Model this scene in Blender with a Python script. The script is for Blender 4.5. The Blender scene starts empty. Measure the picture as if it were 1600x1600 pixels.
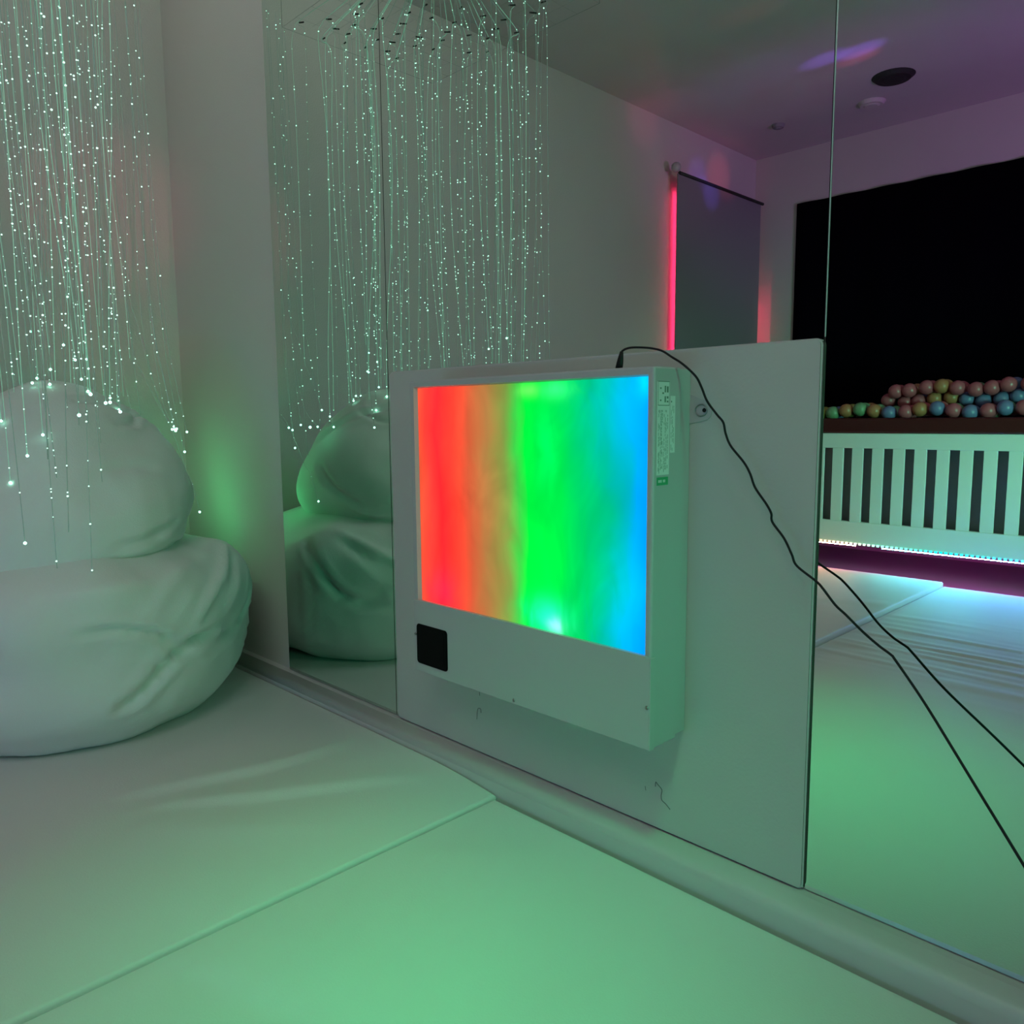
import bpy, bmesh, math, random
from mathutils import Vector, Matrix, noise
from mathutils.bvhtree import BVHTree
random.seed(7)
C = bpy.context.scene.collection
PI = math.pi

# ------------------------------------------------------------------ camera
D = 1.33            # distance of the camera from the mirror wall
H = 0.99            # camera height
F = 1235.0          # focal length in pixels of the 1600 px frame
R = Matrix(((0.70580619, -0.07717575, 0.70418855),
            (0.70835896, 0.08821856, -0.70031784),
            (-0.00807495, 0.99310694, 0.11693334)))
CAM = Vector((0, -D, H))
cd = bpy.data.cameras.new('camera'); cd.sensor_width = 36; cd.lens = F/1600*36
cd.clip_start = 0.02
co = bpy.data.objects.new('camera', cd); C.objects.link(co)
co.matrix_world = Matrix.Translation(CAM) @ R.to_4x4()
bpy.context.scene.camera = co
sc = bpy.context.scene
sc.view_settings.view_transform = 'Standard'; sc.view_settings.look = 'None'
sc.view_settings.gamma = 1; sc.view_settings.use_curve_mapping = False
sc.view_settings.exposure = 0.0
sc.cycles.max_bounces = 8; sc.cycles.diffuse_bounces = 4; sc.cycles.glossy_bounces = 5
sc.cycles.caustics_reflective = False; sc.cycles.caustics_refractive = False

def ray(x, y):
    v = Vector((x-800, 800-y, -F)); v.normalize(); return R @ v
def on_y(x, y, Y): r = ray(x, y); return CAM + r*((Y+D)/r.y)
def on_z(x, y, Z): r = ray(x, y); return CAM + r*((Z-H)/r.z)
def project(p):
    v = R.transposed() @ (Vector(p)-CAM); return (800+F*v.x/-v.z, 800-F*v.y/-v.z)

# ------------------------------------------------------------------ materials
def mat(name, col, rough=0.6, metal=0, bump=0, bscale=200, sheen=0, emis=None, estr=0, alpha=None, trans=0, vary=0, vscale=3, spec=0.5):
    m = bpy.data.materials.new(name); m.use_nodes = True; n = m.node_tree.nodes; l = m.node_tree.links
    b = n['Principled BSDF']; b.inputs['Base Color'].default_value = (*col, 1)
    b.inputs['Roughness'].default_value = rough; b.inputs['Metallic'].default_value = metal
    b.inputs['Specular IOR Level'].default_value = spec
    b.inputs['Transmission Weight'].default_value = trans
    if sheen: b.inputs['Sheen Weight'].default_value = sheen
    if emis: b.inputs['Emission Color'].default_value = (*emis, 1); b.inputs['Emission Strength'].default_value = estr
    tc = n.new('ShaderNodeTexCoord')
    if vary:
        nz = n.new('ShaderNodeTexNoise'); nz.inputs['Scale'].default_value = vscale; nz.inputs['Detail'].default_value = 5
        l.new(tc.outputs['Object'], nz.inputs['Vector'])
        mx = n.new('ShaderNodeMix'); mx.data_type = 'RGBA'
        mx.inputs[6].default_value = (*[c*(1-vary) for c in col], 1); mx.inputs[7].default_value = (*[min(1, c*(1+vary)) for c in col], 1)
        l.new(nz.outputs['Fac'], mx.inputs[0]); l.new(mx.outputs[2], b.inputs['Base Color'])
    if bump:
        nb = n.new('ShaderNodeTexNoise'); nb.inputs['Scale'].default_value = bscale; nb.inputs['Detail'].default_value = 4
        l.new(tc.outputs['Object'], nb.inputs['Vector'])
        bp = n.new('ShaderNodeBump'); bp.inputs['Strength'].default_value = bump; bp.inputs['Distance'].default_value = 0.002
        l.new(nb.outputs['Fac'], bp.inputs['Height']); l.new(bp.outputs['Normal'], b.inputs['Normal'])
    return m

M = {}
M['wall'] = mat('painted_plaster', (0.62, 0.60, 0.56), 0.8, bump=0.35, bscale=160, vary=0.03)
M['ceiling'] = mat('ceiling_paint', (0.60, 0.58, 0.56), 0.85, bump=0.3, bscale=90, vary=0.05)
M['floor'] = mat('floor_vinyl', (0.30, 0.29, 0.30), 0.5, vary=0.1)
M['ledge'] = mat('skirting_paint', (0.60, 0.58, 0.56), 0.45, bump=0.15, bscale=60, vary=0.03)
M['matcover'] = mat('mat_cover', (0.74, 0.75, 0.73), 0.55, bump=0.25, bscale=260, vary=0.02)
M['bag'] = mat('bag_cover', (0.76, 0.78, 0.76), 0.6, bump=0.3, bscale=240, sheen=0.1)
M['board'] = mat('board_paint', (0.52, 0.53, 0.50), 0.65, bump=0.25, bscale=140, vary=0.04, vscale=4)
M['raw_edge'] = mat('raw_board_edge', (0.10, 0.09, 0.08), 0.85)
M['boxpaint'] = mat('box_lacquer', (0.46, 0.46, 0.46), 0.4, bump=0.05, bscale=300)
M['cover'] = mat('cover_lacquer', (0.47, 0.47, 0.47), 0.38, bump=0.05, bscale=300)
M['black'] = mat('black_plastic', (0.004, 0.004, 0.004), 0.5, spec=0.06)
M['rubber'] = mat('black_rubber', (0.004, 0.004, 0.004), 0.5, spec=0.3)
M['dark'] = mat('dark_gap', (0.02, 0.025, 0.02), 0.7)
M['steel'] = mat('dull_steel', (0.35, 0.36, 0.35), 0.35, metal=1)
M['ink'] = mat('grey_print', (0.13, 0.22, 0.17), 0.6)
M['greenink'] = mat('green_print', (0.03, 0.36, 0.16), 0.5)
M['label'] = mat('label_paper', (0.74, 0.77, 0.75), 0.4)
M['pencil'] = mat('pencil_mark', (0.10, 0.12, 0.10), 0.8)
M['pitwhite'] = mat('white_painted_wood', (0.74, 0.76, 0.74), 0.45, vary=0.03)
M['red'] = mat('red_vinyl', (0.055, 0.0015, 0.0015), 0.45)
M['blackout'] = mat('blackout_cloth', (0.0012, 0.0012, 0.004), 0.9, spec=0.05)
M['screenwhite'] = mat('screen_cloth', (0.25, 0.24, 0.26), 0.8)
M['wire'] = mat('clear_wire', (0.22, 0.26, 0.24), 0.3)
M['cable_tie'] = mat('dark_tie', (0.015, 0.02, 0.018), 0.6)
M['glassedge'] = mat('polished_glass_edge', (0.45, 0.62, 0.56), 0.25)
M['fibre'] = mat('glowing_fibre', (0.35, 0.45, 0.40), 0.25, emis=(0.20, 0.64, 0.42), estr=0.50)
M['fibre_dim'] = mat('dim_fibre', (0.35, 0.42, 0.38), 0.25, emis=(0.25, 0.50, 0.40), estr=0.16)
M['spark'] = mat('fibre_sparkle', (0.5, 0.7, 0.6), 0.3, emis=(0.55, 1.0, 0.80), estr=2.2)
M['tipm'] = mat('fibre_tip_light', (0.6, 0.9, 0.8), 0.3, emis=(0.35, 1.0, 0.70), estr=6.0)
M['ledred'] = mat('led_red', (0.5, 0.02, 0.08), 0.4, emis=(1.0, 0.03, 0.14), estr=32.0)

def mirror_mat():
    m = bpy.data.materials.new('mirror_glass'); m.use_nodes = True; n = m.node_tree.nodes; l = m.node_tree.links
    n.clear(); o = n.new('ShaderNodeOutputMaterial'); g = n.new('ShaderNodeBsdfGlossy')
    g.inputs['Color'].default_value = (0.69, 0.80, 0.745, 1); g.inputs['Roughness'].default_value = 0.0
    l.new(g.outputs[0], o.inputs[0]); return m
M['mirror'] = mirror_mat()

def screen_mat():
    m = bpy.data.materials.new('colour_wash_screen'); m.use_nodes = True; n = m.node_tree.nodes; l = m.node_tree.links
    n.clear(); out = n.new('ShaderNodeOutputMaterial')
    tc = n.new('ShaderNodeTexCoord'); sp = n.new('ShaderNodeSeparateXYZ'); l.new(tc.outputs['Generated'], sp.inputs[0])
    U, V = sp.outputs['X'], sp.outputs['Z']
    def mth(op, a, b=None, c=None):
        k = n.new('ShaderNodeMath'); k.operation = op
        for i, v in enumerate((a, b, c)):
            if v is None: continue
            if isinstance(v, (int, float)): k.inputs[i].default_value = v
            else: l.new(v, k.inputs[i])
        return k.outputs[0]
    def nz(sx, sz, scale, detail, dist, off):
        mp = n.new('ShaderNodeMapping'); l.new(tc.outputs['Generated'], mp.inputs[0])
        mp.inputs['Scale'].default_value = (sx, 0, sz); mp.inputs['Location'].default_value = (off, off*0.7, 0)
        q = n.new('ShaderNodeTexNoise'); q.inputs['Scale'].default_value = scale; q.inputs['Detail'].default_value = detail
        q.inputs['Distortion'].default_value = dist; l.new(mp.outputs[0], q.inputs['Vector']); return q.outputs['Fac']
    n1 = nz(1.0, 0.6, 2.2, 2, 0.6, 3.1); n2 = nz(3.0, 1.1, 3.0, 3, 1.4, 9.2); n3 = nz(2.4, 1.0, 2.0, 3, 1.0, 5.5)
    u = mth('ADD', U, mth('MULTIPLY', mth('SUBTRACT', n1, 0.5), 0.13))
    u = mth('ADD', u, mth('MULTIPLY', mth('SUBTRACT', n2, 0.5), 0.05))
    rp = n.new('ShaderNodeValToRGB'); cr = rp.color_ramp
    def lin(c): return tuple(((v/255)/12.92 if v/255 <= .04045 else ((v/255+.055)/1.055)**2.4) for v in c)+(1,)
    st = [(0.0, (226, 92, 60)), (0.05, (255, 70, 60)), (0.11, (255, 48, 54)), (0.19, (252, 72, 56)), (0.27, (214, 100, 62)),
          (0.36, (188, 136, 74)), (0.45, (140, 168, 76)), (0.50, (70, 205, 78)), (0.535, (0, 232, 70)), (0.68, (0, 222, 78)), (0.77, (0, 205, 105)),
          (0.85, (0, 192, 140)), (0.92, (0, 186, 195)), (0.97, (0, 170, 240)), (1.0, (0, 160, 250))]
    while len(cr.elements) < len(st): cr.elements.new(0.5)
    for e, (p, c) in zip(cr.elements, st):
        e.position = p; q = list(lin(c)); mxv = max(q[:3]); k_ = 1.0+0.50*max(0, (mxv-.45)/.55)
        e.color = tuple((v*k_ if v == mxv else v)/2 for v in q[:3])+(1,)
    l.new(u, rp.inputs[0])
    br = mth('ADD', 0.93, mth('MULTIPLY', mth('SUBTRACT', n3, 0.5), 0.75))
    mul = n.new('ShaderNodeVectorMath'); mul.operation = 'SCALE'; l.new(rp.outputs[0], mul.inputs[0]); l.new(mth('MULTIPLY', br, 2.0), mul.inputs['Scale'])
    cur = mul.outputs[0]
    # local hot spots of the light source inside the box
    for (cu, cv, su, sv, col, k) in ((0.63, 0.055, 0.075, 0.07, (0.02, 0.55, 0.60), 1.0), (0.66, 0.03, 0.03, 0.03, (0.5, 0.8, 0.9), 0.7), (0.93, 0.90, 0.16, 0.20, (0.0, 0.12, 0.75), 0.6),
                                     (0.95, 0.22, 0.10, 0.16, (0.0, 0.30, 0.45), 0.7), (0.12, 0.07, 0.08, 0.09, (0.35, 0.0, 0.05), 0.8),
                                     (0.93, 0.05, 0.09, 0.12, (0.0, 0.05, 0.8), 0.7), (0.66, 0.97, 0.05, 0.035, (0.05, 0.5, 0.2), 0.8),
                                     (0.62, 0.74, 0.035, 0.14, (0.0, 0.30, 0.08), 0.7), (0.60, 0.25, 0.09, 0.16, (0.0, 0.16, 0.0), 0.8),
                                     (0.97, 0.98, 0.03, 0.05, (0.0, 0.6, 0.1), 0.6), (0.55, 0.97, 0.04, 0.025, (0.2, 0.5, 0.1), 0.7)):
        wob = mth('MULTIPLY', mth('SUBTRACT', n2, 0.5), 0.10)
        du = mth('DIVIDE', mth('ADD', mth('SUBTRACT', U, cu), wob), su); dv = mth('DIVIDE', mth('SUBTRACT', V, cv), sv)
        d2 = mth('ADD', mth('MULTIPLY', du, du), mth('MULTIPLY', dv, dv))
        g = mth('MULTIPLY', mth('EXPONENT', mth('MULTIPLY', d2, -1.0)), k)
        s = n.new('ShaderNodeVectorMath'); s.operation = 'SCALE'; s.inputs[0].default_value = col; l.new(g, s.inputs['Scale'])
        a = n.new('ShaderNodeVectorMath'); a.operation = 'ADD'; l.new(cur, a.inputs[0]); l.new(s.outputs[0], a.inputs[1]); cur = a.outputs[0]
    em = n.new('ShaderNodeEmission'); em.inputs['Strength'].default_value = 1.0
    l.new(cur, em.inputs['Color']); l.new(em.outputs[0], out.inputs[0]); return m
M['screen'] = screen_mat()

def ledstrip_mat():
    m = bpy.data.materials.new('led_strip_rainbow'); m.use_nodes = True; n = m.node_tree.nodes; l = m.node_tree.links
    n.clear(); out = n.new('ShaderNodeOutputMaterial'); tc = n.new('ShaderNodeTexCoord')
    sp = n.new('ShaderNodeSeparateXYZ'); l.new(tc.outputs['Object'], sp.inputs[0])
    mr = n.new('ShaderNodeMapRange'); mr.inputs['From Min'].default_value = -2.2; mr.inputs['From Max'].default_value = -0.6
    l.new(sp.outputs['X'], mr.inputs[0])
    rp = n.new('ShaderNodeValToRGB'); cr = rp.color_ramp
    st = [(0, (1, .45, .25, 1)), (0.18, (1, .8, .55, 1)), (0.3, (.3, 1, .75, 1)), (0.5, (0.0, .8, .7, 1)), (0.75, (.1, .5, 1, 1)), (1, (.7, .1, 1, 1))]
    while len(cr.elements) < len(st): cr.elements.new(.5)
    for e, (p, c) in zip(cr.elements, st): e.position = p; e.color = c
    l.new(mr.outputs[0], rp.inputs[0])
    em = n.new('ShaderNodeEmission'); em.inputs['Strength'].default_value = 3.0
    l.new(rp.outputs[0], em.inputs[0]); l.new(em.outputs[0], out.inputs[0]); return m
M['ledstrip'] = ledstrip_mat()

# ------------------------------------------------------------------ mesh helpers
def obj(name, bm, m, parent=None, smooth=False, origin=None):
    me = bpy.data.meshes.new(name)
    if origin is not None: bmesh.ops.translate(bm, verts=bm.verts, vec=-Vector(origin))
    bm.normal_update(); bm.to_mesh(me); bm.free()
    for mm in (m if isinstance(m, (list, tuple)) else [m]): me.materials.append(mm)
    if smooth:
        for p in me.polygons: p.use_smooth = True
    o = bpy.data.objects.new(name, me); C.objects.link(o)
    if origin is not None: o.location = origin
    if parent is not None:
        o.parent = parent
        w_ = Vector((0, 0, 0)); q_ = parent
        while q_ is not None: w_ += q_.location; q_ = q_.parent
        o.location = (Vector(origin) if origin is not None else Vector((0, 0, 0)))-w_
    return o
def thing(name, label, cat, loc=(0, 0, 0), group=None):
    o = bpy.data.objects.new(name, None); C.objects.link(o); o.empty_display_size = 0.05
    o.location = loc; o['label'] = label; o['category'] = cat
    if group: o['group'] = group
    return o
def tag(o, label, cat, group=None):
    o['label'] = label; o['category'] = cat
    if group: o['group'] = group
    return o
def struct(o): o['kind'] = 'structure'; return o
def box(bm, a, b, bevel=0, seg=2, mi=0):
    a = Vector(a); b = Vector(b); c = (a+b)/2; s = b-a
    r = bmesh.ops.create_cube(bm, size=1, matrix=Matrix.Translation(c) @ Matrix.Diagonal((abs(s.x), abs(s.y), abs(s.z), 1)))
    vs = r['verts']; es = {e for v in vs for e in v.link_edges}; fs = {f for v in vs for f in v.link_faces}
    for f in fs: f.material_index = mi
    if bevel: bmesh.ops.bevel(bm, geom=list(es), offset=bevel, segments=seg, affect='EDGES', profile=0.5)
def bx(a, b, bevel=0, seg=2):
    bm = bmesh.new(); box(bm, a, b, bevel, seg); return bm
def frame_at(t, ref=Vector((0, 0, 1))):
    t = t.normalized()
    if abs(t.dot(ref)) > .95: ref = Vector((1, 0, 0))
    a = t.cross(ref).normalized(); return a, t.cross(a).normalized()
def tube(bm, pts, r, sides=6, mi=0, cap=True):
    pts = [Vector(p) for p in pts]; rings = []
    rr = r if isinstance(r, (list, tuple)) else [r]*len(pts)
    t0 = (pts[1]-pts[0]); a, b = frame_at(t0)
    for i, p in enumerate(pts):
        t = (pts[min(i+1, len(pts)-1)]-pts[max(i-1, 0)])
        if t.length < 1e-9: t = t0
        t.normalize(); a = (a-t*a.dot(t)).normalized(); b = t.cross(a)
        rings.append([bm.verts.new(p+(a*math.cos(2*PI*k/sides)+b*math.sin(2*PI*k/sides))*rr[i]) for k in range(sides)])
    for q, w in zip(rings, rings[1:]):
        for k in range(sides):
            f = bm.faces.new((q[k], q[(k+1) % sides], w[(k+1) % sides], w[k])); f.material_index = mi; f.smooth = True
    if cap:
        for q in (rings[0][::-1], rings[-1]):
            f = bm.faces.new(q); f.material_index = mi
def ball(bm, c, r, sub=1, mi=0, sc=(1, 1, 1)):
    q = bmesh.ops.create_icosphere(bm, subdivisions=sub, radius=r, matrix=Matrix.Translation(Vector(c)) @ Matrix.Diagonal((*sc, 1)))
    for v in q['verts']:
        for f in v.link_faces: f.material_index = mi; f.smooth = True
def catmull(P, n=8):
    P = [Vector(p) for p in P]; out = []
    for i in range(len(P)-1):
        a = P[max(i-1, 0)]; b = P[i]; c = P[i+1]; d = P[min(i+2, len(P)-1)]
        for k in range(n):
            t = k/n
            out.append(0.5*((2*b)+(c-a)*t+(2*a-5*b+4*c-d)*t*t+(3*b-a-3*c+d)*t**3))
    out.append(P[-1]); return out
def rrect(bm, x0, x1, z0, z1, y0, y1, r, seg=5):
    """rounded rectangle in XZ extruded from y0 to y1"""
    pts = []
    for cx, cz, a0 in ((x1-r, z1-r, 0), (x0+r, z1-r, PI/2), (x0+r, z0+r, PI), (x1-r, z0+r, 1.5*PI)):
        for k in range(seg+1):
            a = a0+PI/2*k/seg; pts.append((cx+r*math.cos(a), cz+r*math.sin(a)))
    A = [bm.verts.new((x, y0, z)) for x, z in pts]; B = [bm.verts.new((x, y1, z)) for x, z in pts]
    bm.faces.new(A); bm.faces.new(B[::-1]); n = len(pts)
    for i in range(n): bm.faces.new((A[i], B[i], B[(i+1) % n], A[(i+1) % n]))
    bmesh.ops.recalc_face_normals(bm, faces=bm.faces)

# ------------------------------------------------------------------ room
XL, XR, YF, ZC = -3.23, 2.3, -4.62, 2.99
struct(obj('wall_back', bx((XL-.1, .006, 0), (XR+.1, .12, ZC)), M['wall']))
struct(obj('wall_left', bx((XL-.1, YF-.1, 0), (XL, .006, ZC)), M['wall']))
struct(obj('wall_right', bx((XR, YF-.1, 0), (XR+.1, .006, ZC)), M['wall']))
struct(obj('wall_front', bx((XL, YF-.1, 0), (XR, YF, ZC)), M['wall']))
struct(obj('floor', bx((XL-.1, YF-.1, -.08), (XR+.1, .12, 0)), M['floor']))
struct(obj('ceiling', bx((XL-.1, YF-.1, ZC), (XR+.1, .12, ZC+.1)), M['ceiling']))
# skirting ledge under the mirrors: chamfered, rounded section swept along the wall
bm = bmesh.new()
sec = [(.006, 0), (-.047, 0), (-.048, .095), (-.0475, .104), (-.045, .111), (-.040, .116), (-.032, .119), (-.012, .127), (.006, .131)]
ra = [bm.verts.new((XL, y, z)) for y, z in sec]; rb = [bm.verts.new((XR, y, z)) for y, z in sec]
for i in range(len(sec)):
    j = (i+1) % len(sec); f = bm.faces.new((ra[i], rb[i], rb[j], ra[j])); f.smooth = 1 < i < 7
bm.faces.new(ra[::-1]); bm.faces.new(rb); bmesh.ops.recalc_face_normals(bm, faces=bm.faces)
struct(obj('baseboard_back', bm, M['ledge']))

# ------------------------------------------------------------------ mirrors
def mirror(x0, x1, label, edge=None):
    bm = bx((x0, 0, .133), (x1, .006, 2.62))
    for f in bm.faces:
        f.material_index = 0 if f.normal.y < -.5 else 1
    o = obj('wall_mirror', bm, [M['mirror'], M['dark']])
    tag(o, label, 'mirror', 'mirror panels along the wall')
    if edge: obj('polished_edge', bx((x0-.0012, -.0008, 1.123), (x0+.0006, .004, 2.62)), M['glassedge'], o)
    return o
mirror(-2.440, -1.824, 'narrow tall mirror panel at left, reflecting the white bean bag and hanging fibre lights')
mirror(-1.821, -.5895, 'wide mirror panel behind the white board, reflecting fibre strands and the pink-lit side wall')
mirror(-.5865, .640, 'mirror panel right of the white board, reflecting the slatted ball pit and its light strip', True)
mirror(.643, 1.87, 'mirror panel furthest along the wall at the right edge of the view')

# ------------------------------------------------------------------ white board with box
bd = thing('mounting_board', 'large white painted board fixed over the mirror behind the glowing colour panel', 'board', (-1.2, 0, .13))
bm = bmesh.new(); rrect(bm, -1.806, -.587, .1325, 1.121, -.009, -.0005, .012)
es = [e for e in bm.edges if all(abs(v.co.y+.009) < 1e-5 for v in e.verts)]
bmesh.ops.bevel(bm, geom=es, offset=.003, segments=3, affect='EDGES'); bm.normal_update()
for f in bm.faces: f.material_index = 1 if (abs(f.normal.x) > .8 or abs(f.normal.z) > .8) else 0
obj('panel', bm, [M['board'], M['raw_edge']], bd)
def mark(px, r=.0007):
    bm = bmesh.new(); P = catmull([on_y(x, y, -.0092) for x, y in px], 5)
    tube(bm, P, r, 5); o = obj('scuff_mark', bm, M['pencil'], bd); o['label'] = 'thin dark scratch on the board'; return o
mark([(749, 1081), (749.5, 1087)]); mark([(745, 1124), (745.5, 1115), (747, 1107), (751, 1108), (751.5, 1114)])
mark([(1024, 1229), (1024.5, 1222), (1028, 1226), (1034, 1234), (1033, 1243), (1034, 1250), (1040, 1256), (1044, 1261), (1047, 1265)])
mark([(1008, 1228), (1009, 1235)], .0005)

YB, YM, YFr = -.009, -.048, -.133
bxo = thing('colour_light_panel', 'white wall-mounted box with a glowing red, green and blue screen', 'light panel', (-1.2, -.07, .36))
X0, X1, Z0, Z1 = -1.556, -.838, .360, 1.083
# back plate
bm = bx((X0+.004, YM+.0005, Z0+.006), (X1-.003, YB, Z1-.002), .002, 2); o = obj('back_plate', bm, M['boxpaint'], bxo)
# front shell: frame with an opening for the screen
sx0, sx1, sz0, sz1 = -1.539, -.851, .541, 1.068
def shell():
    bm = bmesh.new()
    def pt(x, y, z): return bm.verts.new((x, y, z))
    def quad(a, b, c, d): bm.faces.new((a, b, c, d))
    O = [(X0, Z0), (X1, Z0), (X1, Z1), (X0, Z1)]; I = [(sx0, sz0), (sx1, sz0), (sx1, sz1), (sx0, sz1)]
    of = [pt(x, YFr, z) for x, z in O]; inn = [pt(x, YFr, z) for x, z in I]
    ob = [pt(x, YM, z) for x, z in O]
    k = .008; II = [(sx0+k, sz0+k*.3), (sx1-k*.3, sz0+k*.3), (sx1-k*.3, sz1-k*.5), (sx0+k, sz1-k*.5)]
    ib = [pt(x, YFr+.013, z) for x, z in II]
    for i in range(4):
        j = (i+1) % 4
        quad(of[i], of[j], inn[j], inn[i]); quad(of[j], of[i], ob[i], ob[j]); quad(inn[i], inn[j], ib[j], ib[i])
    bm.faces.new(ob); bm.faces.new(ib)
    bmesh.ops.recalc_face_normals(bm, faces=bm.faces)
    es = [e for e in bm.edges if all((v in of or v in ob) for v in e.verts) and not all(v in ob for v in e.verts)]
    bmesh.ops.bevel(bm, geom=es, offset=.005, segments=4, affect='EDGES', profile=.5)
    return bm
obj('housing', shell(), M['boxpaint'], bxo)
scn = obj('light_screen', bx((sx0+.006, YFr+.0085, sz0+.001), (sx1-.001, YFr+.0125, sz1-.003)), M['screen'], bxo)
scn['label'] = 'glowing screen running red, orange, green to blue'
# lower cover plate wrapping the corner
bm = bmesh.new(); box(bm, (X0+.003, YFr-.0035, Z0+.002), (X1+.0002, YFr+.0005, sz0+.002), .001, 1)
box(bm, (X1-.0002, YFr-.0035, Z0+.002), (X1+.0022, YFr+.012, sz0+.0015), .0008, 1)
box(bm, (sx0-.002, YFr-.0032, sz0+.001), (sx1+.006, YFr+.006, sz0+.0035), .0006, 1)
cov = obj('lower_cover', bm, M['cover'], bxo)
# black sensor window
bm = bmesh.new(); rrect(bm, -1.541, -1.424, .3835, .4845, YFr-.0062, YFr-.0025, .009)
es = [e for e in bm.edges if all(abs(v.co.y-(YFr-.0062)) < 1e-5 for v in e.verts)]
bmesh.ops.bevel(bm, geom=es, offset=.0015, segments=2, affect='EDGES')
sw = obj('sensor_window', bm, M['black'], bxo); sw['label'] = 'black rounded square sensor window'
bm = bmesh.new(); rrect(bm, -1.531, -1.434, .3925, .4755, YFr-.0068, YFr-.006, .006); obj('lens', bm, M['black'], sw)
def screw(p, n):
    bm = bmesh.new(); n = Vector(n); q = n.to_track_quat('Z', 'Y').to_matrix().to_4x4()
    bmesh.ops.create_cone(bm, cap_ends=True, segments=16, radius1=.0042, radius2=.003, depth=.0022, matrix=Matrix.Translation(Vector(p)+n*.001) @ q)
    for a in (0, PI/2):
        bmesh.ops.create_cube(bm, size=1, matrix=Matrix.Translation(Vector(p)+n*.0021) @ q @ Matrix.Rotation(a, 4, 'Z') @ Matrix.Diagonal((.0045, .0009, .0006, 1)))
    for f in bm.faces: f.material_index = 0
    return bm
for px in ((649.5, 990), (803, 1094), (1010.5, 1106)):
    obj('screw', screw(on_y(*px, YFr-.0035), (0, -1, 0)), M['steel'], bxo)
for yy in (-.118, -.072):
    obj('screw', screw((X1-.012, yy, Z0), (0, 0, -1)), M['steel'], bxo)
# labels on the right side
def side_quad(bm, y0, y1, z0, z1, t=.0003, off=0):
    box(bm, (X1+off, y0, z0), (X1+off+t, y1, z1))
rnd = random.Random(3)
lb = obj('rating_label', (lambda b: (side_quad(b, -.1235, -.0835, .885, 1.055, .0003), b)[1])(bmesh.new()), M['label'], bxo)
bm = bmesh.new(); o_ = .0003
for z in (1.058-.003, 1.012): side_quad(bm, -.121, -.085, z, z+.0012, .0002, o_)
side_quad(bm, -.121, -.1202, 1.012, 1.055, .0002, o_); side_quad(bm, -.0858, -.085, 1.012, 1.055, .0002, o_)
for (y, z, w, h) in ((-.115, 1.042, .004, .003), (-.108, 1.033, .005, .003), (-.115, 1.020, .004, .003), (-.1005, 1.036, .004, .012), (-.0935, 1.036, .005, .011),
                     (-.1005, 1.018, .004, .011), (-.0935, 1.025, .005, .004), (-.0935, 1.018, .005, .003)):
    side_quad(bm, y, y+w, z, z+h, .0002, o_)
for k, y in enumerate((-.119, -.1165, -.112, -.1095, -.107, -.1015, -.098, -.0945, -.090)):
    z = 1.004
    while z > .895:
        h = rnd.uniform(.003, .010)
        if rnd.random() < .78: side_quad(bm, y, y+.0010, z-h, z, .0002, o_)
        z -= h+rnd.uniform(.0008, .002)
obj('print', bm, M['ink'], lb)
bm = bmesh.new(); side_quad(bm, -.122, -.086, .866, .881, .0005)
gl = obj('green_label', bm, M['greenink'], bxo); gl['label'] = 'small green rectangular label'
bm = bmesh.new()
for y in (-.117, -.113, -.109, -.102, -.098): side_quad(bm, y, y+.0022, .871, .876, .0002, .0005)
obj('print', bm, M['label'], gl)
bm = bmesh.new(); side_quad(bm, -.081, -.0655, .925, 1.030, .0003)
l2 = obj('paper_label', bm, M['label'], bxo)
bm = bmesh.new()
for y in (-.0785, -.0745, -.0705):
    z = 1.012
    while z > .932:
        h = rnd.uniform(.003, .011)
        if rnd.random() < .7: side_quad(bm, y, y+.0008, z-h, z, .0002, .0003)
        z -= h+.0015
side_quad(bm, -.0795, -.0765, 1.018, 1.021, .0002, .0003)
obj('print', bm, M['ink'], l2)
# hanging bracket with round hole beside the box
bm = bmesh.new(); c = on_y(1097, 641, YB-.0012)
pts = []
for k in range(13):
    a = -PI/2+PI*k/12; pts.append((c.x+.002+.020*math.cos(a), c.z+.020*math.sin(a)))
pts += [(X1-.006, c.z+.032), (X1-.006, c.z-.026)]
A = [bm.verts.new((x, YB-.002, z)) for x, z in pts]; B = [bm.verts.new((x, YB, z)) for x, z in pts]
bm.faces.new(A); bm.faces.new(B[::-1])
for i in range(len(pts)): bm.faces.new((A[i], B[i], B[(i+1) % len(pts)], A[(i+1) % len(pts)]))
bmesh.ops.recalc_face_normals(bm, faces=bm.faces)
brk = obj('bracket', bm, M['boxpaint'], bxo)
bm = bmesh.new(); ring = [Vector((c.x-.001+.0125*math.cos(2*PI*k/24), YB-.003, c.z+.011*math.sin(2*PI*k/24))) for k in range(25)]
tube(bm, ring, .0012, 6, cap=False); obj('grommet', bm, M['steel'], brk)
bm = screw(Vector((c.x+.005, YB-.002, c.z)), (0, -1, 0)); obj('screw', bm, M['rubber'], brk)
bm = bmesh.new()
bmesh.ops.create_cone(bm, cap_ends=True, segments=20, radius1=.009, radius2=.009, depth=.004, matrix=Matrix.Translation(on_y(970, 574, -.088)) @ Matrix.Scale(1, 4))
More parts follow.
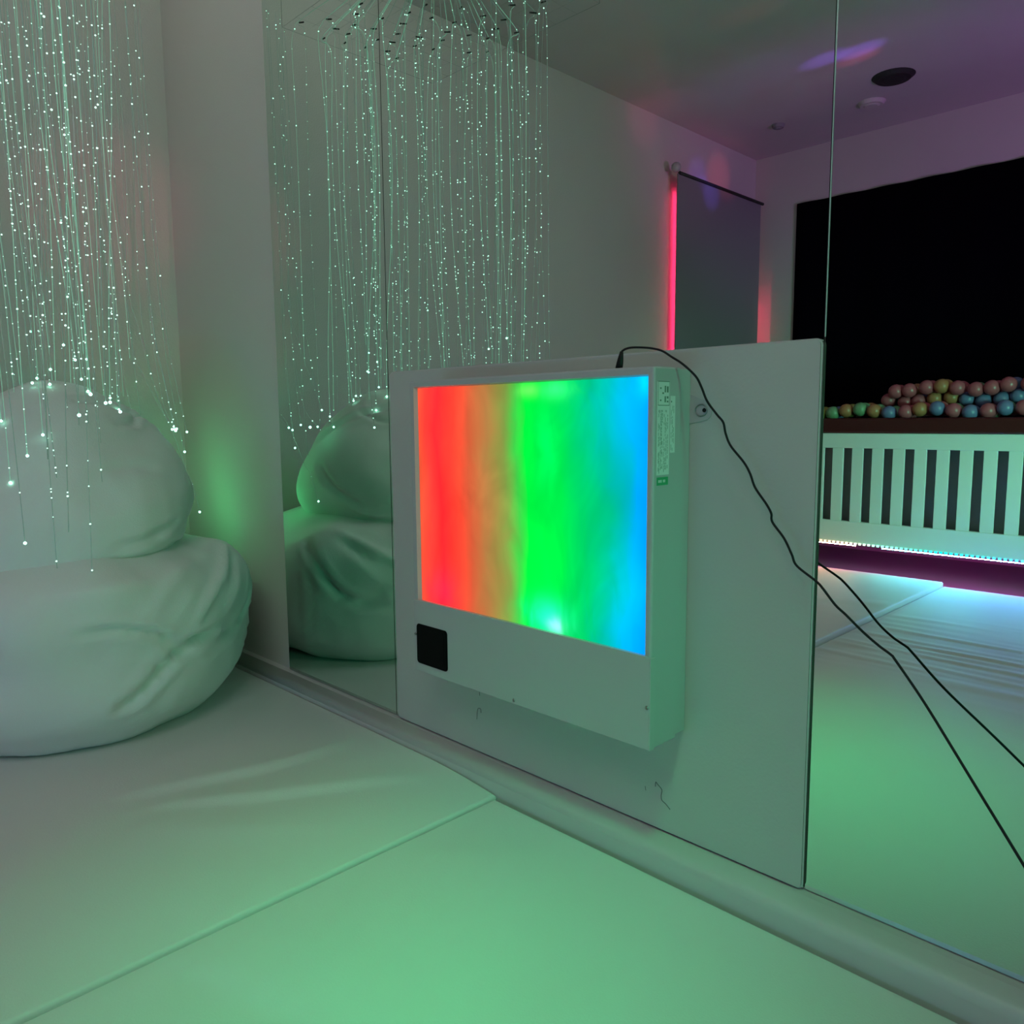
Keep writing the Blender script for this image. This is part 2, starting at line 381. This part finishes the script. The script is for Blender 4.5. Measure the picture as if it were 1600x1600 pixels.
# ------------------------------------------------------------------ cable
bm.free()
zt = Z1
pl = on_y(967, 572, -.095); pl.z = Z1
cab = thing('power_cable', 'thin black power cable looping from the top of the glowing box down to the right', 'cable', pl)
bm = bmesh.new(); q0 = pl.copy(); q1 = on_y(971.5, 549, -.095)
tube(bm, [q0, q0.lerp(q1, .35), q0.lerp(q1, .7), q1], [.0072, .0066, .005, .0032], 12)
obj('plug', bm, M['rubber'], cab, True)
cp = [(971.5, 549, .095), (978, 545, .092), (988, 543, .088), (1005, 543, .083), (1020, 544.5, .078), (1035, 548.5, .074), (1050, 558, .07), (1067, 569, .068), (1087, 588, .06),
      (1096, 605, .055), (1105, 627, .05), (1120, 647.5, .046), (1130, 660, .043), (1134, 678, .04), (1142, 697, .038), (1162, 722, .036), (1172, 740, .035), (1180, 762, .034),
      (1197, 787, .034), (1205, 802, .034), (1207, 816, .034), (1225, 841, .035), (1237, 866, .036), (1245, 884, .036), (1275, 908, .038), (1286, 920, .041), (1305, 945, .044),
      (1322, 961, .040), (1348, 987, .034), (1372, 1008, .032), (1392, 1023, .033), (1400, 1033, .035)]
P = [on_y(x, y, -a) for x, y, a in cp]
e = P[-1]; P += [e+Vector((.05, -.012, -.055)), e+Vector((.13, -.05, -.14)), e+Vector((.24, -.10, -.26)), e+Vector((.36, -.15, -.40)), Vector((.24, -.26, .10)), Vector((.45, -.33, .068)), Vector((.9, -.35, .066)), Vector((1.6, -.30, .064))]
bm = bmesh.new(); tube(bm, catmull(P, 8), .0021, 10); obj('cord', bm, M['rubber'], cab, True)

# ------------------------------------------------------------------ mats
def creased(P2, creases):
    """height offset at plan point from soft fabric creases: list of (polyline, amplitude, sigma, side amplitude)"""
    h = 0
    for pl_, amp, sg, step in creases:
        best = 9; bs = 0; bt = 0; n = len(pl_)-1
        for i in range(n):
            a = pl_[i]; b = pl_[i+1]; ab = b-a; t = max(0, min(1, (P2-a).dot(ab)/ab.length_squared))
            q = a+ab*t; dd = (P2-q).length
            if dd < best:
                best = dd; bs = 1 if ab.cross(P2-a) > 0 else -1; bt = (i+t)/n
        fade = math.sin(PI*min(1, max(0, bt)))**.6
        s = best*bs
        h += fade*(amp*math.exp(-(best/sg)**2)+step*math.exp(-(best/(sg*4))**2)*math.tanh(s/(sg*.6)))
    return h
def mat_mesh(x0, x1, y0, y1, z1, r, nx, ny, hf, taper=lambda x, y: 0):
    bm = bmesh.new(); g = []
    def lerp(n, a, b):
        out = [0.0, .15, .4, .7]
        return [a+r*v for v in out]+[a+r+(b-a-2*r)*i/n for i in range(n+1)]+[b-r*v for v in out[::-1]]
    def prof(t): # distance from the edge
        t = min(1, t/r); return r*(1-math.sqrt(max(0, 1-(1-t)**2)))
    xs = lerp(nx, x0, x1); ys = lerp(ny, y0, y1)
    for x in xs:
        row = []
        for y in ys:
            dx = min(x-x0, x1-x); dy = min(y-y0, y1-y)
            z = z1-taper(x, y)-max(prof(dx), prof(dy), 0)+hf(x, y)*min(1, max(0, min(dx, dy))/.02)
            row.append(bm.verts.new((x, y, z)))
        g.append(row)
    for i in range(len(xs)-1):
        for j in range(len(ys)-1):
            bm.faces.new((g[i][j], g[i+1][j], g[i+1][j+1], g[i][j+1])).smooth = True
    per = [g[i][0] for i in range(len(xs))]+[g[-1][j] for j in range(1, len(ys))]+[g[i][-1] for i in range(len(xs)-2, -1, -1)]+[g[0][j] for j in range(len(ys)-2, 0, -1)]
    low = [bm.verts.new((v.co.x, v.co.y, .001)) for v in per]
    for i in range(len(per)): bm.faces.new((per[i], low[i], low[(i+1) % len(per)], per[(i+1) % len(per)]))
    bm.faces.new(low)
    bmesh.ops.recalc_face_normals(bm, faces=bm.faces); return bm
ZML, ZMR = .084, .061
def plan(px, z): return [on_z(x, y, z).xy for x, y in px]
crL = [(plan([(160, 1250), (260, 1232), (330, 1217), (420, 1200), (480, 1182), (545, 1160)], ZML), .0015, .020, .0060),
       (plan([(230, 1262), (300, 1254), (400, 1246), (500, 1233), (580, 1222), (660, 1213)], ZML), .0012, .018, .0055),
       (plan([(200, 1300), (380, 1300), (520, 1290)], ZML), .001, .03, .0015)]
crR = [(plan([(880, 1318), (760, 1330), (640, 1325), (560, 1318)], ZMR), .001, .03, .0016),
       (plan([(250, 1510), (330, 1530), (420, 1570), (520, 1590)], ZMR), -.002, .035, .003),
       (plan([(420, 1470), (520, 1520), (600, 1600)], ZMR), .002, .05, .002)]
def hL(x, y):
    h = .0035*noise.noise(Vector((x*1.6, y*1.9, 3)))+.0008*noise.noise(Vector((x*9, y*7, 1)))
    if y > -1.5: h += creased(Vector((x, y)), crL)
    else: h += .006*max(0, noise.noise(Vector((x*2.2+y*.8, y*6, 7))))
    return h
def hR(x, y):
    h = .004*noise.noise(Vector((x*1.5, y*1.5, 9)))+.0008*noise.noise(Vector((x*8, y*8, 5)))
    if y > -1.5: h += creased(Vector((x, y)), crR)
    w = math.exp(-((y+2.0)/.5)**2)
    h += w*.010*(noise.noise(Vector((x*1.1+y*.5, y*16, 2)))**2)*2
    return h
m1 = tag(obj('floor_mat', mat_mesh(XL+.01, -1.352, -3.34, -.049, ZML, .008, 110, 190, hL, lambda x, y: (.018 if y > -1.0 else .018*max(0, 1+(y+1.0)/.7))*max(0, 1-(-1.352-x)/.30)**2), M['matcover'], smooth=True),
         'thicker white padded floor mat under the bean bag, reaching the skirting', 'floor mat', 'white padded floor mats')
m2 = tag(obj('floor_mat', mat_mesh(-1.348, 1.75, -3.34, -.058, ZMR, .008, 150, 190, hR), M['matcover'], smooth=True),
         'thinner white floor mat in the foreground, below the colour light panel', 'floor mat', 'white padded floor mats')

# ------------------------------------------------------------------ bean bag
def polyproj(bvh, px, mirrored=False):
    out = []
    cam = CAM.copy(); 
    if mirrored: cam.y = -cam.y
    for x, y in px:
        r = ray(x, y)
        if mirrored: r.y = -r.y
        h = bvh.ray_cast(cam, r)
        if h[0] is not None: out.append(h[0])
    return out
def dist_poly(p, pl_):
    best = 9; bt = 0
    for i in range(len(pl_)-1):
        a = pl_[i]; ab = pl_[i+1]-a; L = ab.length_squared
        t = 0 if L < 1e-9 else max(0, min(1, (p-a).dot(ab)/L)); d_ = (p-a-ab*t).length
        if d_ < best: best = d_; bt = (i+t)/(len(pl_)-1)
    return best, bt
def blob(shape, creases, lumps, seed):
    bm = bmesh.new(); bmesh.ops.create_icosphere(bm, subdivisions=6, radius=1)
    for v in bm.verts:
        v.co = shape(v.co.normalized())
    bm.normal_update()
    bvh = BVHTree.FromBMesh(bm)
    cs = []
    for px, mir, amp, sg in creases:
        q = polyproj(bvh, px, mir)
        if len(q) > 1: cs.append((catmull(q, 4), amp, sg))
    mv = []
    for v in bm.verts:
        p = v.co; d_ = lumps*noise.noise(p*3.2+Vector((seed, 0, 0)))+lumps*.35*noise.noise(p*8+Vector((0, seed, 0)))
        q = Vector((p.x*5, p.y*5, p.z*1.6+p.x*2)); d_ += .005*(1-abs(noise.noise(q))*2.4)*.8+.002*(1-abs(noise.noise(q*2.3))*2.4)
        for pl_, amp, sg in cs:
            if (p-pl_[0]).length > 1.2: continue
            dd, t = dist_poly(p, pl_); f = max(.0, math.sin(PI*(.04+.92*t)))**.5
            if dd < sg*5:
                d_ += f*(amp*math.exp(-(dd/sg)**2)-amp*.45*math.exp(-((dd-2.2*sg)/(1.3*sg))**2))
        mv.append(d_)
    for v, d_ in zip(bm.verts, mv): v.co += v.normal*d_
    for v in bm.verts: v.co.z = max(v.co.z, ZML+.0015)
    for v in bm.verts: v.co.y = min(v.co.y, -.055 if v.co.z < .15 else -.055+.045*min(1, (v.co.z-.15)/.1))
    for v in bm.verts: v.co.x = max(v.co.x, XL+.015)
    for _ in range(1): bmesh.ops.smooth_vert(bm, verts=bm.verts, factor=.15, use_axis_x=True, use_axis_y=True, use_axis_z=True)
    for v in bm.verts: v.co.z = max(v.co.z, ZML+.0015)
    for f in bm.faces: f.smooth = True
    return bm
def sgn(v, e): return math.copysign(abs(v)**e, v)
def body_shape(n):
    c = Vector((-2.765, -.59, .335))
    z = sgn(n.z, .72)
    rr = .545 if n.z < 0 else .545
    k = 1-.10*max(0, -n.z-.35)+.13*max(0, n.z)*(1-n.z*n.z)*2
    p = Vector((n.x*(rr+.015)*k, n.y*.535*k, z*(.325 if n.z > 0 else .34)))
    q = c+p
    # shoulder pinched up on the right, towards the mirror
    a = math.atan2(n.y, n.x); w = math.exp(-((a-1.05)/.30)**2)*math.exp(-((n.z-.60)/.22)**2)
    q += Vector((.05, -.015, .042))*w
    w2 = math.exp(-((a+.25)/.55)**2)*math.exp(-((n.z-.55)/.35)**2); q += Vector((.04, 0, .04))*w2
    return q
def lobe_shape(n):
    low = max(0, -n.z); up = max(0, n.z)
    flare = 1-.10*up+.0*low; w = .5-.5*math.tanh(n.z*2.2+.2)      # 0 at the top, 1 at the bottom
    c = Vector((-2.60-.10*w, -.60-.03*w, .76))
    p = Vector((n.x*(.30+.13*w)*flare, n.y*(.325+.085*w)*flare, sgn(n.z, .9)*(.345 if n.z > 0 else .30)))
    p.x -= .26*max(0, p.z)*.9
    p.z -= w*.10*max(0, n.x*.7-n.y*.6)
    p.z += w*.06*max(0, n.y)
    return c+p
bag = thing('bean_bag', 'large white bean bag chair slumped against the wall on the left floor mat', 'bean bag', (-2.77, -.60, ZML))
bcre = [([(352, 852), (350, 880), (338, 915), (322, 945), (305, 972)], False, .016, .013),
        ([(362, 872), (360, 915), (348, 950)], False, -.008, .012),
        ([(336, 985), (318, 993), (300, 1004), (280, 1020), (258, 1042), (236, 1066), (212, 1088), (185, 1104)], False, -.036, .012),
        ([(120, 992), (160, 986), (205, 986), (245, 992), (264, 1003), (285, 1000), (318, 990)], False, -.022, .009),
        ([(255, 1000), (262, 1008), (258, 1018), (245, 1024)], False, -.012, .007),
        ([(100, 930), (180, 920), (250, 905), (290, 890)], False, .008, .03),
        ([(300, 880), (270, 910), (240, 960)], False, .006, .02),
        ([(477, 845), (500, 890), (530, 928), (570, 945), (630, 950)], True, -.022, .012),
        ([(570, 938), (595, 938), (630, 925)], True, .012, .010),
        ([(470, 850), (474, 900), (476, 960), (482, 1010)], True, .010, .010)]
lcre = [([(180, 852), (210, 846), (240, 832), (270, 812)], False, -.010, .010),
        ([(150, 738), (205, 728), (240, 732)], False, -.008, .016),
        ([(130, 880), (180, 878), (215, 870), (250, 858)], False, -.014, .009),
        ([(500, 690), (535, 660), (565, 645), (600, 637), (640, 634)], True, -.020, .014),
        ([(560, 640), (590, 655), (625, 658)], True, -.010, .010),
        ([(500, 727), (520, 760), (560, 790)], True, -.012, .014),
        ([(540, 790), (580, 800), (640, 796)], True, .010, .012)]
obj('seat', blob(body_shape, bcre, .022, 2.0), M['bag'], bag)
obj('backrest', blob(lobe_shape, lcre, .022, 5.0), M['bag'], bag)
bagb = bmesh.new()
for ch in bag.children:
    t_ = bmesh.new(); t_.from_mesh(ch.data); me = bpy.data.meshes.new('t'); t_.to_mesh(me); bagb.from_mesh(me); t_.free(); bpy.data.meshes.remove(me)
BAG = BVHTree.FromBMesh(bagb); bagb.free()

# ------------------------------------------------------------------ fibre-optic curtain
ZH = 2.49
cur = thing('fibre_light_curtain', 'hanging curtain of clear fibre-optic strands glowing green above the bean bag', 'fibre light', (-2.6, -.6, ZH))
tie_px = [(484, 6), (445, 15), (471, 35), (514, 30), (506, 60), (564, 6), (556, 22), (554, 39), (544, 53), (539, 67), (597, 29), (584, 45), (571, 74), (613, 66), (606, 80),
          (639, 20), (630, 37), (622, 53), (655, 58), (648, 72), (674, 28), (691, 63), (677, 77), (699, 50), (710, 35), (733, 55), (733, 82), (755, 25), (762, 60), (761, 81), (787, 31),
          (807, 51), (833, 20), (849, 3), (620, 91), (720, 12), (665, 8), (800, 8), (775, 45), (590, 62), (525, 45)]
for x in range(430, 870, 22): tie_px.append((x+random.uniform(-5, 5), random.uniform(-70, -8)))
ties = []
for x, y in tie_px:
    p = on_z(x, y, ZH); p.y = -p.y
    if p.y > -.16 or p.x < XL+.06: continue
    if project((p.x, p.y, 1.3))[0] > 204: continue
    ties.append(p)
xs = [p.x for p in ties]; ys = [p.y for p in ties]
cx0, cx1, cy0, cy1 = min(xs)-.04, max(xs)+.03, min(ys)-.04, max(ys)+.03
bm = bmesh.new()
c4 = [Vector((cx0, cy0, ZH+.004)), Vector((cx1, cy0, ZH+.004)), Vector((cx1, cy1, ZH+.004)), Vector((cx0, cy1, ZH+.004))]
for i in range(4): tube(bm, [c4[i], c4[(i+1) % 4]], .0006, 6)
for k in range(1, 9):
    t = k/9; tube(bm, [c4[0].lerp(c4[1], t), c4[3].lerp(c4[2], t)], .0003, 5)
    tube(bm, [c4[0].lerp(c4[3], t), c4[1].lerp(c4[2], t)], .0003, 5)
for q in c4: tube(bm, [q, Vector((q.x, q.y, ZC-.001))], .0009, 5)
obj('net_frame', bm, M['wire'], cur)
bm = bmesh.new()
for p in ties:
    a = random.uniform(-.5, .5); dv_ = Vector((math.cos(a), math.sin(a), -.25))*.014
    tube(bm, [p-dv_, p+dv_], .0028, 6)
tobj = obj('cable_ties', bm, M['cable_tie'], cur); tobj['kind'] = 'stuff'
# harness cap on the ceiling where the strands start
bm = bmesh.new(); bmesh.ops.create_cone(bm, cap_ends=True, segments=24, radius1=.05, radius2=.035, depth=.06, matrix=Matrix.Translation(((cx0+cx1)/2, (cy0+cy1)/2, ZC-.03)))
obj('harness', bm, M['black'], cur)
hub = Vector(((cx0+cx1)/2, (cy0+cy1)/2, ZC-.06))
def strand(P, dim, tip=True, dens=1.0, r=.00085):
    P = [Vector(p) for p in P]; bm = bmesh.new()
    tube(bm, P, r, 4, 0)
    L = 0; nxt = random.uniform(.01, .06)
    for a, b in zip(P, P[1:]):
        s = (b-a).length
        while nxt < L+s:
            q = a.lerp(b, (nxt-L)/s)
            if q.z < ZH+.05:
                ball(bm, q, random.choice((.0012, .0016, .0020, .0026)), 1, 1)
            nxt += random.choice((.015, .03, .06, .09, .13, .19))/dens*random.uniform(.7, 1.3)
        L += s
    o = obj('fibre_strand', bm, [M['fibre_dim'] if dim else M['fibre'], M['spark']], cur)
    if tip:
        bm = bmesh.new(); ball(bm, P[-1], .0038, 2); obj('light_tip', bm, M['tipm'], o) if False else None
        me = bpy.data.meshes.new('light_tip'); bm.to_mesh(me); bm.free(); me.materials.append(M['tipm'])
        t = bpy.data.objects.new('light_tip', me); C.objects.link(t); t.parent = o
    return o
cnt = 0
def hang(p, lean=0.0):
    a = random.uniform(0, 2*PI)
    sw_ = Vector((math.cos(a), math.sin(a), 0))
    reach = random.uniform(.01, .045)
    q = p+sw_*reach
    h = BAG.ray_cast(Vector((q.x, q.y, ZH)), Vector((0, 0, -1)))
    base = h[0].z+.012 if h[0] is not None else random.uniform(.66, 1.05)
    zb = max(base, random.choice((base, base, .95+random.uniform(0, .35), .75+random.uniform(0, .3))))
    mid = p.lerp(hub, .45); mid.z = ZH+.16
    P = [hub, mid, p+Vector((0, 0, .012)), p+sw_*reach*.6-Vector((0, 0, .02)), q-Vector((0, 0, .08))]
    n = 6; sway = Vector((random.uniform(-1, 1), random.uniform(-1, 1), 0))*.018; dr = Vector((random.uniform(-1, 1), random.uniform(-1, 1), 0))*.03
    for k in range(1, n+1):
        t = k/n; P.append(Vector((q.x, q.y, (ZH-.08)*(1-t)+zb*t))+sway*math.sin(t*PI*1.5)+dr*t*t)
    return catmull(P, 4)
for p in ties:
    for k in range(2):
        if cnt >= 88: break
        P = hang(p)
        if max(project(q)[0] for q in P[20:]) > 207: continue
        strand(P, random.random() < .45, tip=random.random() < .55, dens=random.uniform(.6, 1.5), r=random.choice((.0007, .0009, .0011))); cnt += 1
# the few strands that stray furthest over the bean bag towards the mirror
def stray(px, Y, **k):
    P = [on_y(x, y, Y) for x, y in px]
    if k.pop('top', True): P = [Vector((P[0].x-.02, Y, ZH+.01))]+P
    return strand(catmull(P, 6), True, **k)
stray([(209, 0), (217, 200), (227, 400), (237, 520), (248, 590), (258, 640), (276, 670)], -.264, r=.0007, dens=.7)
stray([(203, 100), (210, 300), (216, 430), (224, 520), (238, 590), (253, 640), (273, 671)], -.2175, r=.0007, dens=.7)
stray([(196, 250), (199, 380), (203, 465), (214, 505), (233, 575), (252, 635), (269, 671)], -.30, r=.0007, dens=.7)
stray([(193, 300), (197, 460), (210, 555), (224, 585), (247, 632), (266, 665), (281, 705), (292, 738), (298, 748), (306, 775), (312, 800)], -.2245, r=.0008, dens=.7)
stray([(150, 300), (180, 500), (196, 600), (205, 640)], -.36, r=.0008)
# mirror-side bundle seen low at the left edge of the mirror
for (vx, vy, Y) in ((457, 672, .20), (461, 700, .21), (470, 664, .24), (485, 738, .30), (585, 668, .36)):
    e_ = on_y(vx, vy, Y); e_.y = -e_.y
    tp = Vector((e_.x-.12, e_.y-.03, ZH+.01))
    strand(catmull([tp, Vector((e_.x-.10, e_.y-.03, 1.8)), Vector((e_.x-.075, e_.y-.02, 1.3)), Vector((e_.x-.04, e_.y-.01, e_.z+.16)), e_], 6), True, dens=.8, r=.0008)

# ------------------------------------------------------------------ far side of the room (seen in the mirrors)
pit = thing('ball_pit', 'white slatted ball pit with a red padded rim and light strip, seen in the mirror', 'ball pit', (-1.0, -3.9, 0))
yF = -3.40; px0, px1 = -2.95, 1.2
zt_, zb_ = H-.10, H-.755
obj('top_rail', bx((px0, yF-.035, H-.188), (px1, yF, zt_), .003), M['pitwhite'], pit)
obj('bottom_rail', bx((px0, yF-.035, zb_), (px1, yF, H-.625), .003), M['pitwhite'], pit)
x = -2.09-.112*7; k = 0
while x < px1-.1:
    # solid slat between slots
    o = obj('slat', bx((x+.048, yF-.020, H-.63), (x+.112, yF-.004, H-.185), .002), M['pitwhite'], pit); x += .1155
obj('inner_liner', bx((px0, yF-.075, zb_+.02), (px1, yF-.06, zt_-.02)), M['screenwhite'], pit)
for s in (px0-.03, px1):
    obj('end_panel', bx((s, YF+.05, zb_), (s+.03, yF, zt_)), M['pitwhite'], pit)
for xx in (px0, -.9, px1-.06):
    obj('leg', bx((xx, yF-.9, 0), (xx+.06, yF-.84, zb_)), M['pitwhite'], pit)
bm = bmesh.new(); box(bm, (px0, YF+.05, zb_), (px1, yF-.035, zb_+.03)); obj('base', bm, M['pitwhite'], pit)
bm = bx((px0-.02, yF-.16, zt_+.001), (px1+.02, yF+.01, H-.012), .012, 3); obj('rim_pad', bm, M['red'], pit)
bm = bmesh.new(); i = 0; x = px0+.02
while x < px1:
    box(bm, (x, yF+.001, zb_-.006), (x+.014, yF+.007, zb_+.005)); x += .026
obj('led_strip', bm, M['ledstrip'], pit)
ballcols = {'yellow': (.36, .33, .08), 'red': (.42, .09, .12), 'blue': (.14, .17, .34), 'green': (.16, .28, .16), 'orange': (.42, .17, .08)}
bmats = {k: mat(k+'_ball', v, .35, trans=0.0) for k, v in ballcols.items()}
proto = {}
for k in ballcols:
    bm = bmesh.new(); bmesh.ops.create_icosphere(bm, subdivisions=3, radius=.041)
    me = bpy.data.meshes.new(k+'_ball'); bm.to_mesh(me); bm.free(); me.materials.append(bmats[k])
    for p in me.polygons: p.use_smooth = True
    proto[k] = me
first = True
for ix in range(30):
    for iy in range(3):
        x = px0+.15+ix*.083; 
        if x > -.5: continue
        zz = H+.02+.012*math.sin(ix*1.3)
        lay = 1 if x < -1.86 else (2 if x < -1.74 else 3)
        for k in range(lay):
            if k > 0 and iy == 0: continue
            key = 'yellow' if (x < -1.92 and k == 0 and random.random() < .8) else random.choice(('red', 'red', 'blue', 'orange', 'green'))
            o = bpy.data.objects.new('plastic_ball', proto[key]); C.objects.link(o)
            o.location = (x+random.uniform(-.008, .008)+.04*(k % 2), yF-.06-iy*.083-.04*(k % 2), zz+k*.062-.002+.01)
            o['label'] = '%s plastic ball heaped on the red rim of the ball pit' % key; o['category'] = 'ball'; o['group'] = '%s balls in the ball pit' % key
# blackout curtain on the far wall
bm = bmesh.new(); n = 90; top = []; bot = []; 
for i in range(n+1):
    x = -2.874+(1.7+2.874)*i/n; y = YF+.02+.008*math.sin(i*1.1)
    top.append(bm.verts.new((x, y, H+1.60))); bot.append(bm.verts.new((x-.004*math.sin(i), y, .25)))
for i in range(n): bm.faces.new((top[i], top[i+1], bot[i+1], bot[i])).smooth = True
o = obj('blackout_curtain', bm, M['blackout']); sm = o.modifiers.new('thickness', 'SOLIDIFY'); sm.thickness = .004
tag(o, 'black blackout curtain covering the far wall window, seen in the mirror', 'curtain')
# back-lit panel on the side wall
sp_ = thing('backlit_wall_panel', 'pale hanging wall panel with red light glowing from behind its edges', 'panel', (XL+.1, -3.96, H+.6))
obj('panel', bx((XL+.085, -4.535, .35), (XL+.095, -3.395, H+1.635)), M['screenwhite'], sp_)
bm = bmesh.new(); tube(bm, [(XL+.098, -4.56, H+1.64), (XL+.098, -3.40, H+1.64)], .011, 10); rod = obj('rod', bm, M['cable_tie'], sp_)
bm = bmesh.new(); ball(bm, (XL+.09, -3.375, H+1.67), .035, 2); obj('finial', bm, M['boxpaint'], sp_)
for yy in (-3.50, -4.47):
    bm = bmesh.new(); z = .5
    while z < H+(1.55 if yy > -4 else .95):
        box(bm, (XL+.028, yy-.004, z), (XL+.032, yy+.004, z+.04)); z += .05
    o = obj('led_strip', bm, M['ledred'], sp_)
# ceiling fittings
def disc(px, r, h, m, name, label, cat):
    p = on_z(*px, ZC); p.y = -p.y
    bm = bmesh.new(); bmesh.ops.create_cone(bm, cap_ends=True, segments=28, radius1=r*.8, radius2=r, depth=h, matrix=Matrix.Translation((p.x, p.y, ZC-h/2)))
    bmesh.ops.create_cone(bm, cap_ends=True, segments=20, radius1=r*.45, radius2=r*.6, depth=h*.3, matrix=Matrix.Translation((p.x, p.y, ZC-h*1.15)))
    tag(obj(name, bm, m), label, cat)
disc((1216, 195), .045, .022, M['screenwhite'], 'smoke_detector', 'small round detector on the ceiling, seen in the mirror', 'detector')
disc((1362, 160), .085, .02, M['wall'], 'ceiling_vent', 'pale round ceiling vent seen in the mirror', 'vent')
disc((1396, 119), .12, .02, M['dark'], 'ceiling_recess', 'dark disc for a round ceiling lamp seen in the mirror', 'recess')  # dark disc laid where the ceiling has a round recess

# ------------------------------------------------------------------ lights
def area(name, loc, target, size, col, power, sy=None, spread=None):
    L = bpy.data.lights.new(name, 'AREA'); L.shape = 'RECTANGLE' if sy else 'SQUARE'; L.size = size
    if sy: L.size_y = sy
    L.color = col; L.energy = power
    if spread: L.spread = spread
    o = bpy.data.objects.new(name, L); C.objects.link(o); o.location = loc
    o.rotation_euler = (Vector(target)-Vector(loc)).to_track_quat('-Z', 'Y').to_euler(); return o
def spot(name, loc, target, col, power, deg, blend=.8, r=.01):
    L = bpy.data.lights.new(name, 'SPOT'); L.color = col; L.energy = power; L.spot_size = math.radians(deg); L.spot_blend = blend; L.shadow_soft_size = r
    o = bpy.data.objects.new(name, L); C.objects.link(o); o.location = loc
    o.rotation_euler = (Vector(target)-Vector(loc)).to_track_quat('-Z', 'Y').to_euler(); return o
def point(name, loc, col, power, r=.02):
    L = bpy.data.lights.new(name, 'POINT'); L.color = col; L.energy = power; L.shadow_soft_size = r
    o = bpy.data.objects.new(name, L); C.objects.link(o); o.location = loc; return o
def lamp_rgb(name, loc, tgt, size, rgb, **k):
    m_ = max(rgb); return area(name, loc, tgt, size, tuple(c/m_ for c in rgb), m_, **k)
lamp_rgb('green_wash_lamp', (1.7, -.75, 2.3), (-1.0, -.5, .2), .5, (.05, 4.6, 2.2))
lamp_rgb('side_fill', (2.1, -.28, .95), (-.84, -.12, .7), .3, (.001, .66, .32), spread=math.radians(34))  # unseen narrow fill, added to turn the box side green
lamp_rgb('pit_fill', (1.2, -1.6, .95), (-1.3, -3.4, .6), .3, (1.6, 6.0, 3.8), spread=math.radians(50))  # added fill for the pit front, in place of light from the screen
lamp_rgb('neutral_fill', (-.35, -1.9, 2.9), (-2.6, -.5, 1.7), 1.3, (16.5, 17.2, 17.4))  # unseen soft fill added for the general neutral light, no ceiling fixture
lamp_rgb('green_mat_fill', (-.1, -1.25, 2.85), (-.95, -.62, 0), .25, (.02, 1.6, .5), spread=math.radians(36))  # unseen fill added overhead to brighten the mats before the screen
lamp_rgb('far_wall_fill', (1.9, -1.2, 2.2), (-2.2, -4.3, 1.6), .5, (8.5, 6.5, 6.5))  # extra unseen fill, added to lift the far wall
point('curtain_hub_fill', (-2.5, -.65, 2.86), (1.0, .97, .90), 2.3, .03)  # pale fill light added at the strand hub
point('fibre_tip_glow', (-2.88, -.165, .68), (.10, 1.0, .32), .30, .004)
point('fibre_tip_glow', (-2.95, -.18, .84), (.10, 1.0, .32), .22, .004)
point('fibre_bundle_glow', (-2.65, -.24, .965), (.12, 1.0, .45), .05, .004)
pc = Vector((.9, -2.6, 1.3))
def cspot(px, col, pw, deg, bl=1.0):
    p = on_z(*px, ZC); p.y = -p.y; spot('projector_beam', pc, p, col, pw, deg, bl)
cspot((1290, 92), (.30, .10, 1.0), 420, 3.2)
cspot((1345, 78), (.30, .12, 1.0), 420, 3.2)
cspot((1340, 90), (1.0, .10, .25), 190, 3)
cspot((1165, 22), (1.0, .10, .08), 40, 4)
cspot((1170, 120), (.25, .2, 1.0), 40, 9)
cspot((1380, 190), (.62, .12, .8), 150, 55)
cspot((1080, 180), (1.0, .10, .45), 40, 24)
def wspot(px, col, pw, deg):
    r_ = ray(*px); p = CAM+r_*(XL/r_.x); p.y = -p.y; spot('projector_beam', pc, p, col, pw*5, deg, 1)
wspot((1005, 182), (1.0, .08, .35), 14, 6)
wspot((1097, 302), (.2, .12, 1.0), 60, 3.5)
wspot((1090, 275), (.25, .12, 1.0), 30, 4)
wspot((1122, 275), (1.0, .1, .15), 36, 5)
r_ = ray(172, 330); p = CAM+r_*(XL/r_.x)
spot('projector_beam', pc, p, (1.0, .12, .30), 120, 9, 1)
r_ = ray(178, 520); p = CAM+r_*(XL/r_.x)
spot('projector_beam', pc, p, (1.0, .12, .25), 60, 8, 1)
# light thrown down by the strip under the ball pit
area('strip_glow', (-1.55, yF-.03, zb_-.01), (-1.55, yF-.20, 0), 1.3, (.85, .04, .60), 4.5, .006)
area('strip_glow', (-1.0, yF+.012, zb_-.01), (-1.0, yF+.35, 0), .9, (.10, .30, 1.0), 6, .004)
area('strip_glow', (-1.45, yF+.012, zb_-.01), (-1.45, yF+.7, .05), .5, (.1, .9, .8), 1.6, .004)
area('strip_glow', (-2.1, yF+.012, zb_-.01), (-2.1, yF+.3, .05), .5, (1.0, .35, .2), 1.0, .004)
w = bpy.data.worlds.new('w'); sc.world = w; w.use_nodes = True
w.node_tree.nodes['Background'].inputs[0].default_value = (0, 0, 0, 1)
